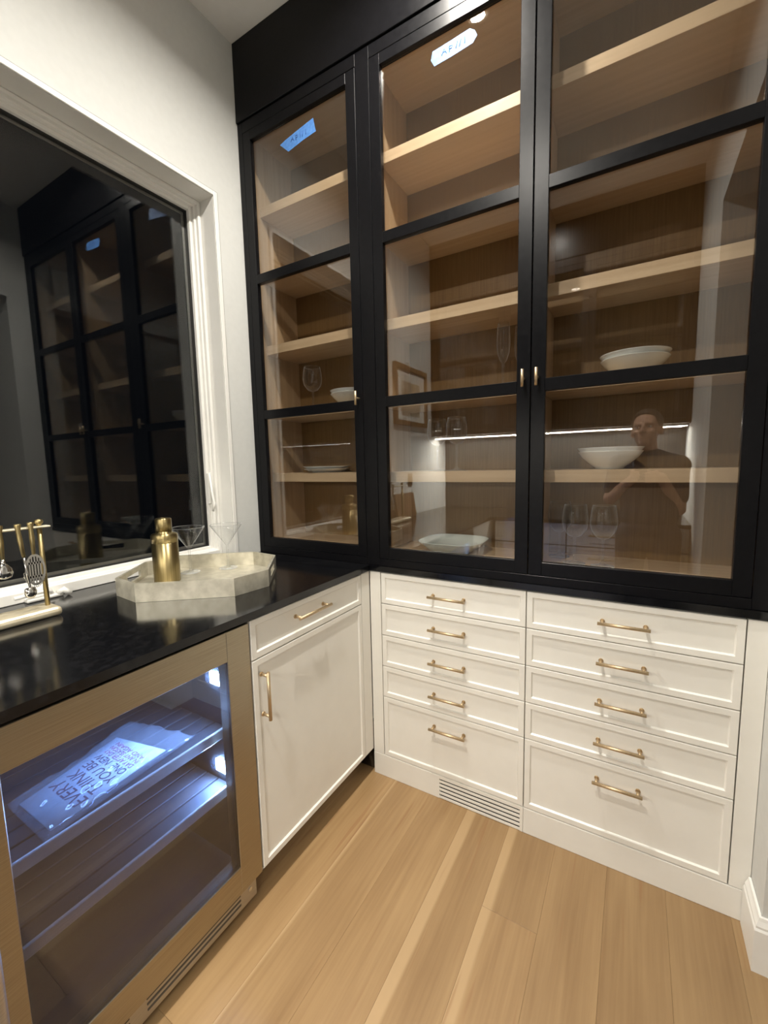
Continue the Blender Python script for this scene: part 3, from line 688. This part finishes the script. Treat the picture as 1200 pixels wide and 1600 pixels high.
bowl(-.185, .185, SHELF2, .098, .048, 'lower white bowl of the pair behind the left door pull', foot=.5)
bowl(-.185, .185, SHELF2 + .014, .100, .048, 'upper white bowl of the pair behind the left door pull', foot=.5)
bowl(-.345, .185, SHELF1, .115, .018, 'shallow white plate on the left cabinet shelf above the counter', foot=.6, name='plate', group='plates in the left glass cabinet', cat='plate')
bowl(-.345, .185, SHELF1 + .009, .118, .020, 'shallow white plate stacked on top in the left cabinet', foot=.6, name='plate', group='plates in the left glass cabinet', cat='plate')
# square-ish serving dish
bowl(.305, .158, ZF + .0005, .128, .050, 'wide pale green-grey rounded square dish on the cabinet floor', m_celadon, .55, 3.4, .98, 'serving_dish', None, 'dish')
def wine(p, R, H, bowl_h, label, group, foot=.036, mouth=.82):
    x, y, z = p
    t = thing('wine_glass', label, 'glass', p, group); bm = bmesh.new(); s = H - bowl_h; w_ = .0013
    out = [(mouth * R, H), (.93 * R, H - bowl_h * .22), (R, H - bowl_h * .5), (.88 * R, H - bowl_h * .74), (.5 * R, H - bowl_h * .93), (.10 * R, s)]
    inn = [(r_ - w_, h_ + (.002 if i == 5 else 0)) for i, (r_, h_) in enumerate(out)]
    pr = [(out[0][0] - w_, H - .0015), (out[0][0] - w_ * .5, H + .0004)] + out[:-1] + [(.10 * R, s + .001), (.0045, s - .004), (.0036, s * .5), (.0042, .014), (.012, .006), (foot, .002), (foot, 0), (0, 0)]
    lathe(bm, pr, p, 40); obj('glass_body', bm, m_clear, t); return t
g1 = 'tall champagne flutes on the middle shelf'
fl1 = wine((.497, .16, SHELF2), .024, .225, .140, 'champagne flute on the shelf behind the double-door pulls, nearer one', g1, .032, .85)
dup(fl1, (.545, .225, SHELF2), label='champagne flute on the shelf behind the double-door pulls, farther one')
g2 = 'wine glasses on the shelf above the green dish'
w1 = wine((.322, .15, SHELF1), .041, .205, .105, 'wine glass with visible stem on the shelf above the green dish', g2)
dup(w1, (.232, .17, SHELF1), label='wine glass at the left end of the shelf above the green dish')
g3 = 'goblets on the floor of the right cabinet'
w2 = wine((.840, .135, ZF + .0005), .042, .205, .115, 'goblet on the cabinet floor, right one of three under the deep bowls', g3)
dup(w2, (.752, .145, ZF + .0005), label='goblet on the cabinet floor, middle one of three under the deep bowls')
dup(w2, (.690, .238, ZF + .0005), label='goblet on the cabinet floor, left one of three by the door stile')
wine((-.425, .20, SHELF2), .046, .20, .115, 'large round wine glass on the left cabinet shelf beside the bowls', None)

# ------------------------------------------------------------------ blue tape
def tape(pts, strokes, label):
    c = Vector((sum(p[0] for p in pts) / len(pts), .0125, sum(p[1] for p in pts) / len(pts)))
    bm = bmesh.new(); a = [bm.verts.new((x, .0128, z)) for x, z in pts]; b = [bm.verts.new((x, .0122, z)) for x, z in pts]
    n = len(pts); bm.faces.new(a); bm.faces.new(b[::-1])
    for i in range(n): bm.faces.new([a[i], a[(i + 1) % n], b[(i + 1) % n], b[i]])
    t = obj('masking_tape', bm, m_tape, label=label, cat='tape', group='blue tape pieces on the cabinet glass', at=c)
    bm = bmesh.new()
    for s in strokes: tube(bm, [(c.x + u, .0120, c.z + v) for u, v in s], .0011, 5)
    obj('marker_writing', bm, m_ink, t)
S1 = [[(-.045, -.008), (-.035, .008), (-.028, -.008)], [(-.041, -.001), (-.031, -.001)], [(-.018, -.010), (-.018, .008), (-.008, .006), (-.010, -.001), (-.018, -.001)], [(.004, -.009), (.010, .010)], [(.016, -.009), (.022, .010)], [(.034, -.008), (.034, .010)]]
tape([(-.392, 2.640), (-.365, 2.648), (-.30, 2.660), (-.215, 2.674), (-.208, 2.640), (-.203, 2.622), (-.27, 2.614), (-.348, 2.600)], S1, 'torn blue tape with marker scribble on the narrow left glass door')
tape([(.288, 2.648), (.294, 2.672), (.36, 2.676), (.422, 2.680), (.438, 2.668), (.446, 2.650), (.432, 2.634), (.36, 2.628), (.300, 2.626)], S1, 'pale blue tape under the lamp glare on the middle glass door')

# ------------------------------------------------------------------ picture, cutting board, switch on the left wall (seen in the glass)
pc = thing('framed_picture', 'wood framed picture with a wide white mat on the left wall', 'picture', (XW, -1.59, 1.62))
y0, y1, z0, z1 = -1.855, -1.31, 1.615, 2.062
obj('frame', hoop(XW + .001, XW + .028, y0, y1, z0, z1, .035, .002), m_frame, pc)
obj('mat_board', boxes((XW + .003, XW + .012, y0 + .034, y1 - .034, z0 + .034, z1 - .034)), m_mat, pc)
obj('print', boxes((XW + .012, XW + .0135, -1.735, -1.425, 1.69, 1.945)), m_sepia, pc, 'brownish faded print')
cb = thing('cutting_board', 'dark wooden cutting board leaning on the left wall on the counter', 'cutting board', (XW + .06, -1.39, .9155))
bm = boxes((XW + .02, XW + .042, -1.54, -1.24, .918, 1.10, .004, 2))
for v in bm.verts: v.co.x += (1.10 - v.co.z) * .18
obj('board', bm, m_board, cb)
bm = boxes((XW + .0005, XW + .006, -1.60, -1.53, 1.145, 1.245, .001)); t = obj('switch_plate', bm, m_plate, label='bronze wall switch plate above the counter by the picture', cat='switch', at=(XW, -1.565, 1.19))
obj('rocker', boxes((XW + .006, XW + .009, -1.580, -1.550, 1.165, 1.225, .001)), m_plate, t)
#PERSON
# ------------------------------------------------------------------ the photographer (seen mirrored in the right glass door)
def capsule(bm, a, b, ra, rb, n=16, sq=1.0):
    a, b = Vector(a), Vector(b); d = (b - a)
    if d.length < 1e-5: d = Vector((0, 0, 1e-4))
    dn = d.normalized(); u = dn.orthogonal().normalized(); v = dn.cross(u); rings = []
    for (c_, r_, lo_, hi) in ((a, ra, -90, 0), (b, rb, 0, 90)):
        for k in range(7):
            t_ = math.radians(lo_ + (hi - lo_) * k / 6); rr = max(r_ * math.cos(t_), 1e-4)
            rings.append([bm.verts.new(c_ + dn * r_ * math.sin(t_) + rr * (math.cos(2 * math.pi * q / n) * u + math.sin(2 * math.pi * q / n) * v)) for q in range(n)])
    for p, q in zip(rings, rings[1:]):
        for k in range(n): bm.faces.new([p[k], p[(k + 1) % n], q[(k + 1) % n], q[k]])
    bm.faces.new(rings[0][::-1]); bm.faces.new(rings[-1])
def blob(bm, c_, rx, ry, rz, rot=None):
    r_ = bmesh.ops.create_icosphere(bm, subdivisions=3, radius=1)
    mt = Matrix.Translation(Vector(c_)) @ (rot.to_4x4() if rot else Matrix()) @ Matrix.Diagonal((rx, ry, rz, 1))
    bmesh.ops.transform(bm, matrix=mt, verts=r_['verts'])
def fuse(name, bm, m, parent, voxel, smooth=4, label=None):
    """melt overlapping lumps into one continuous skin"""
    me = bpy.data.meshes.new(name); bm.to_mesh(me); bm.free()
    o = bpy.data.objects.new(name, me); C.objects.link(o)
    r_ = o.modifiers.new('r', 'REMESH'); r_.mode = 'VOXEL'; r_.voxel_size = voxel; r_.use_smooth_shade = True
    s_ = o.modifiers.new('s', 'SMOOTH'); s_.iterations = smooth; s_.factor = .5
    dg = bpy.context.evaluated_depsgraph_get(); me2 = bpy.data.meshes.new_from_object(o.evaluated_get(dg))
    bpy.data.objects.remove(o); b2 = bmesh.new(); b2.from_mesh(me2); bpy.data.meshes.remove(me2)
    for f in b2.faces: f.smooth = True
    return obj(name, b2, m, parent, label, recalc=False)
PX = 1.0
HC = Vector((.972, -1.625, 1.485))                      # head centre
hr = Matrix.Rotation(math.radians(14), 3, 'Z') @ Matrix.Rotation(math.radians(10), 3, 'X') @ Matrix.Rotation(math.radians(-5), 3, 'Y')   # faces +Y, turned a little to -X, tipped towards the phone
def H(x, y, z): return HC + hr @ Vector((x, y, z))
SHL, SHR = Vector((PX - .165, -1.625, 1.285)), Vector((PX + .138, -1.615, 1.275))
PH = CAM + RGT * .020 - UPV * .050 - FWD * .0075        # phone centre
ELB, ELR = Vector((.790, -1.585, 1.075)), Vector((1.150, -1.58, 1.02))
WRL = PH - RGT * .062 - UPV * .070 - FWD * .030
WRR = PH + RGT * .085 - UPV * .060 - FWD * .055
HIP = Vector((PX, -1.545, .90))
KN = [Vector((PX + s * .095, -1.50, .475)) for s in (-1, 1)]; AN = [Vector((PX + s * .105, -1.535, .085)) for s in (-1, 1)]
pn = thing('person', 'person in a charcoal t-shirt leaning on the rear counter holding up a phone', 'person', (PX, -1.53, 0))
bm = bmesh.new()
def torso(bm, e=0.0, low=.86, top=True):
    for z, y, rx, ry in ((.90, -1.545, .150, .088), (.98, -1.550, .142, .086), (1.06, -1.570, .145, .090), (1.14, -1.590, .155, .098), (1.22, -1.605, .158, .098), (1.245, -1.612, .140, .084)):
        if z >= low: blob(bm, (PX, y, z), rx + e, ry + e, .125 + e)
    for s in (SHL, SHR): capsule(bm, (PX, -1.615, 1.30), s, .060 + e, .056 + e)
    if top: capsule(bm, (PX - .004, -1.62, 1.31), (PX - .018, -1.622, 1.385), .058 + e, .050 + e)
torso(bm)
for S, E_, W_ in ((SHL, ELB, WRL), (SHR, ELR, WRR)):
    capsule(bm, S, E_, .050, .039); capsule(bm, E_, W_, .040, .026)
for k, s in enumerate((-1, 1)):
    capsule(bm, (PX + s * .085, -1.545, .86), KN[k], .080, .056); capsule(bm, KN[k], AN[k], .054, .036)
    capsule(bm, AN[k] - Vector((0, .02, .045)), AN[k] + Vector((s * .01, .13, -.055)), .036, .026)
# neck, skull, jaw, nose, ears
capsule(bm, (PX - .015, -1.622, 1.34), H(0, -.015, -.06), .054, .052)
blob(bm, H(0, -.012, .035), .076, .094, .088, hr); blob(bm, H(0, .022, -.035), .060, .068, .070, hr)
blob(bm, H(0, .062, -.078), .030, .026, .024, hr)                    # chin
capsule(bm, H(0, .084, .018), H(0, .106, -.018), .010, .013, 10); 
for s in (-1, 1):
    blob(bm, H(s * .011, .096, -.021), .009, .010, .008, hr)
    blob(bm, H(s * .077, -.008, -.002), .010, .019, .030, hr)       # ears
    capsule(bm, H(s * .014, .082, .032), H(s * .044, .070, .030), .010, .009, 10)   # brows
    blob(bm, H(s * .040, .060, -.018), .022, .022, .020, hr)        # cheeks
capsule(bm, H(-.018, .083, -.050), H(.018, .083, -.050), .0075, .0075, 10); capsule(bm, H(-.015, .081, -.060), H(.015, .081, -.060), .0080, .0080, 10)   # lips
# hands
def P3(r, u, f): return PH + RGT * r + UPV * u + FWD * f
blob(bm, P3(-.050, -.052, -.018), .020, .026, .040, Matrix((RGT, FWD, UPV)).transposed())
capsule(bm, WRL, P3(-.052, -.060, -.020), .026, .026)
for k, (u, L) in enumerate(((-.022, 1.0), (-.040, 1.06), (-.058, 1.0), (-.075, .82))):      # four fingers round the left edge to the phone's back
    a = P3(-.052, u, -.006); b_ = P3(-.049, u, .0125); c_ = P3(-.049 + .026 * L, u - .002, .0145); d_ = P3(-.049 + .045 * L, u - .003, .0135)
    capsule(bm, P3(-.050, u, -.020), a, .0100, .0094, 10); capsule(bm, a, b_, .0092, .0086, 10); capsule(bm, b_, c_, .0086, .0080, 10); capsule(bm, c_, d_, .0080, .0070, 10)
capsule(bm, P3(-.048, -.064, -.024), P3(-.030, -.040, -.020), .0130, .0105, 10); capsule(bm, P3(-.030, -.040, -.020), P3(-.014, -.022, -.0145), .0102, .0085, 10)   # thumb on the screen side
blob(bm, P3(.066, -.058, -.040), .020, .024, .040, Matrix((RGT, FWD, UPV)).transposed())
capsule(bm, WRR, P3(.070, -.062, -.045), .025, .026)
for u, L in ((-.030, 1.0), (-.048, 1.05), (-.066, 1.0), (-.082, .82)):                      # right hand steadies the other edge
    a = P3(.062, u, -.020); b_ = P3(.054, u, .006); c_ = P3(.052 - .016 * L, u, .0150)
    capsule(bm, P3(.066, u, -.038), a, .0100, .0092, 10); capsule(bm, a, b_, .0092, .0086, 10); capsule(bm, b_, c_, .0084, .0072, 10)
capsule(bm, P3(.058, -.050, -.040), P3(.040, -.030, -.026), .0130, .0105, 10); capsule(bm, P3(.040, -.030, -.026), P3(.022, -.018, -.0145), .0100, .0085, 10)
fuse('body', bm, m_skin, pn, .0055, 3)
# clothes
bm = bmesh.new(); torso(bm, .014, .95, False)
for S, E_ in ((SHL, ELB), (SHR, ELR)): capsule(bm, S, S.lerp(E_, .72), .062, .056)
fuse('t_shirt', bm, m_shirt, pn, .009, 16)
bm = bmesh.new()
for z, y, rx, ry in ((.90, -1.545, .160, .098), (.965, -1.548, .152, .095)): blob(bm, (PX, y, z), rx, ry, .075)
blob(bm, (PX, -1.545, .83), .085, .088, .075)
for k, s in enumerate((-1, 1)):
    capsule(bm, (PX + s * .085, -1.545, .86), KN[k], .090, .068); capsule(bm, KN[k], AN[k], .066, .052)
fuse('trousers', bm, m_trous, pn, .009, 8)
for k, s in enumerate((-1, 1)):
    bm = bmesh.new(); a = AN[k]
    capsule(bm, (a.x, a.y - .03, .045), (a.x + s * .012, a.y + .13, .040), .040, .036); blob(bm, (a.x, a.y, .085), .044, .052, .045); box(bm, a.x - .04, a.x + .045, a.y - .068, a.y + .16, .004, .022, .01)
    for v in bm.verts: v.co.z = max(v.co.z, .0015)
    fuse('shoe', bm, m_phone, pn, .007, 3)
bm = bmesh.new()
blob(bm, H(0, -.022, .056), .086, .102, .090, hr)
for v in list(bm.verts):
    q = hr.transposed() @ (v.co - HC)
    if q.y > .045 and q.z < .085: v.co = H(q.x * .9, .040, max(q.z, .03))
    if q.z < -.03: v.co = H(q.x * .92, min(q.y, -.03), max(q.z, -.05))
fuse('hair', bm, m_hair, pn, .008, 3)
for s in (-1, 1):
    bm = bmesh.new(); blob(bm, H(s * .031, .0685, .012), .0115, .0110, .0075, hr); e = obj('eye', bm, m_eye, pn)
    bm = bmesh.new(); blob(bm, H(s * .030, .0782, .011), .0050, .0022, .0050, hr); obj('iris', bm, m_iris, e)
ph = thing('phone', 'dark phone held up in both hands by the photographer', 'phone', PH)
bm = boxes((-.0358, .0358, -.0736, .0736, -.0038, .0038, .003, 2))
bmesh.ops.transform(bm, matrix=Matrix.Translation(PH) @ Matrix((RGT, UPV, -FWD)).transposed().to_4x4(), verts=bm.verts)
obj('shell', bm, m_phone, ph)
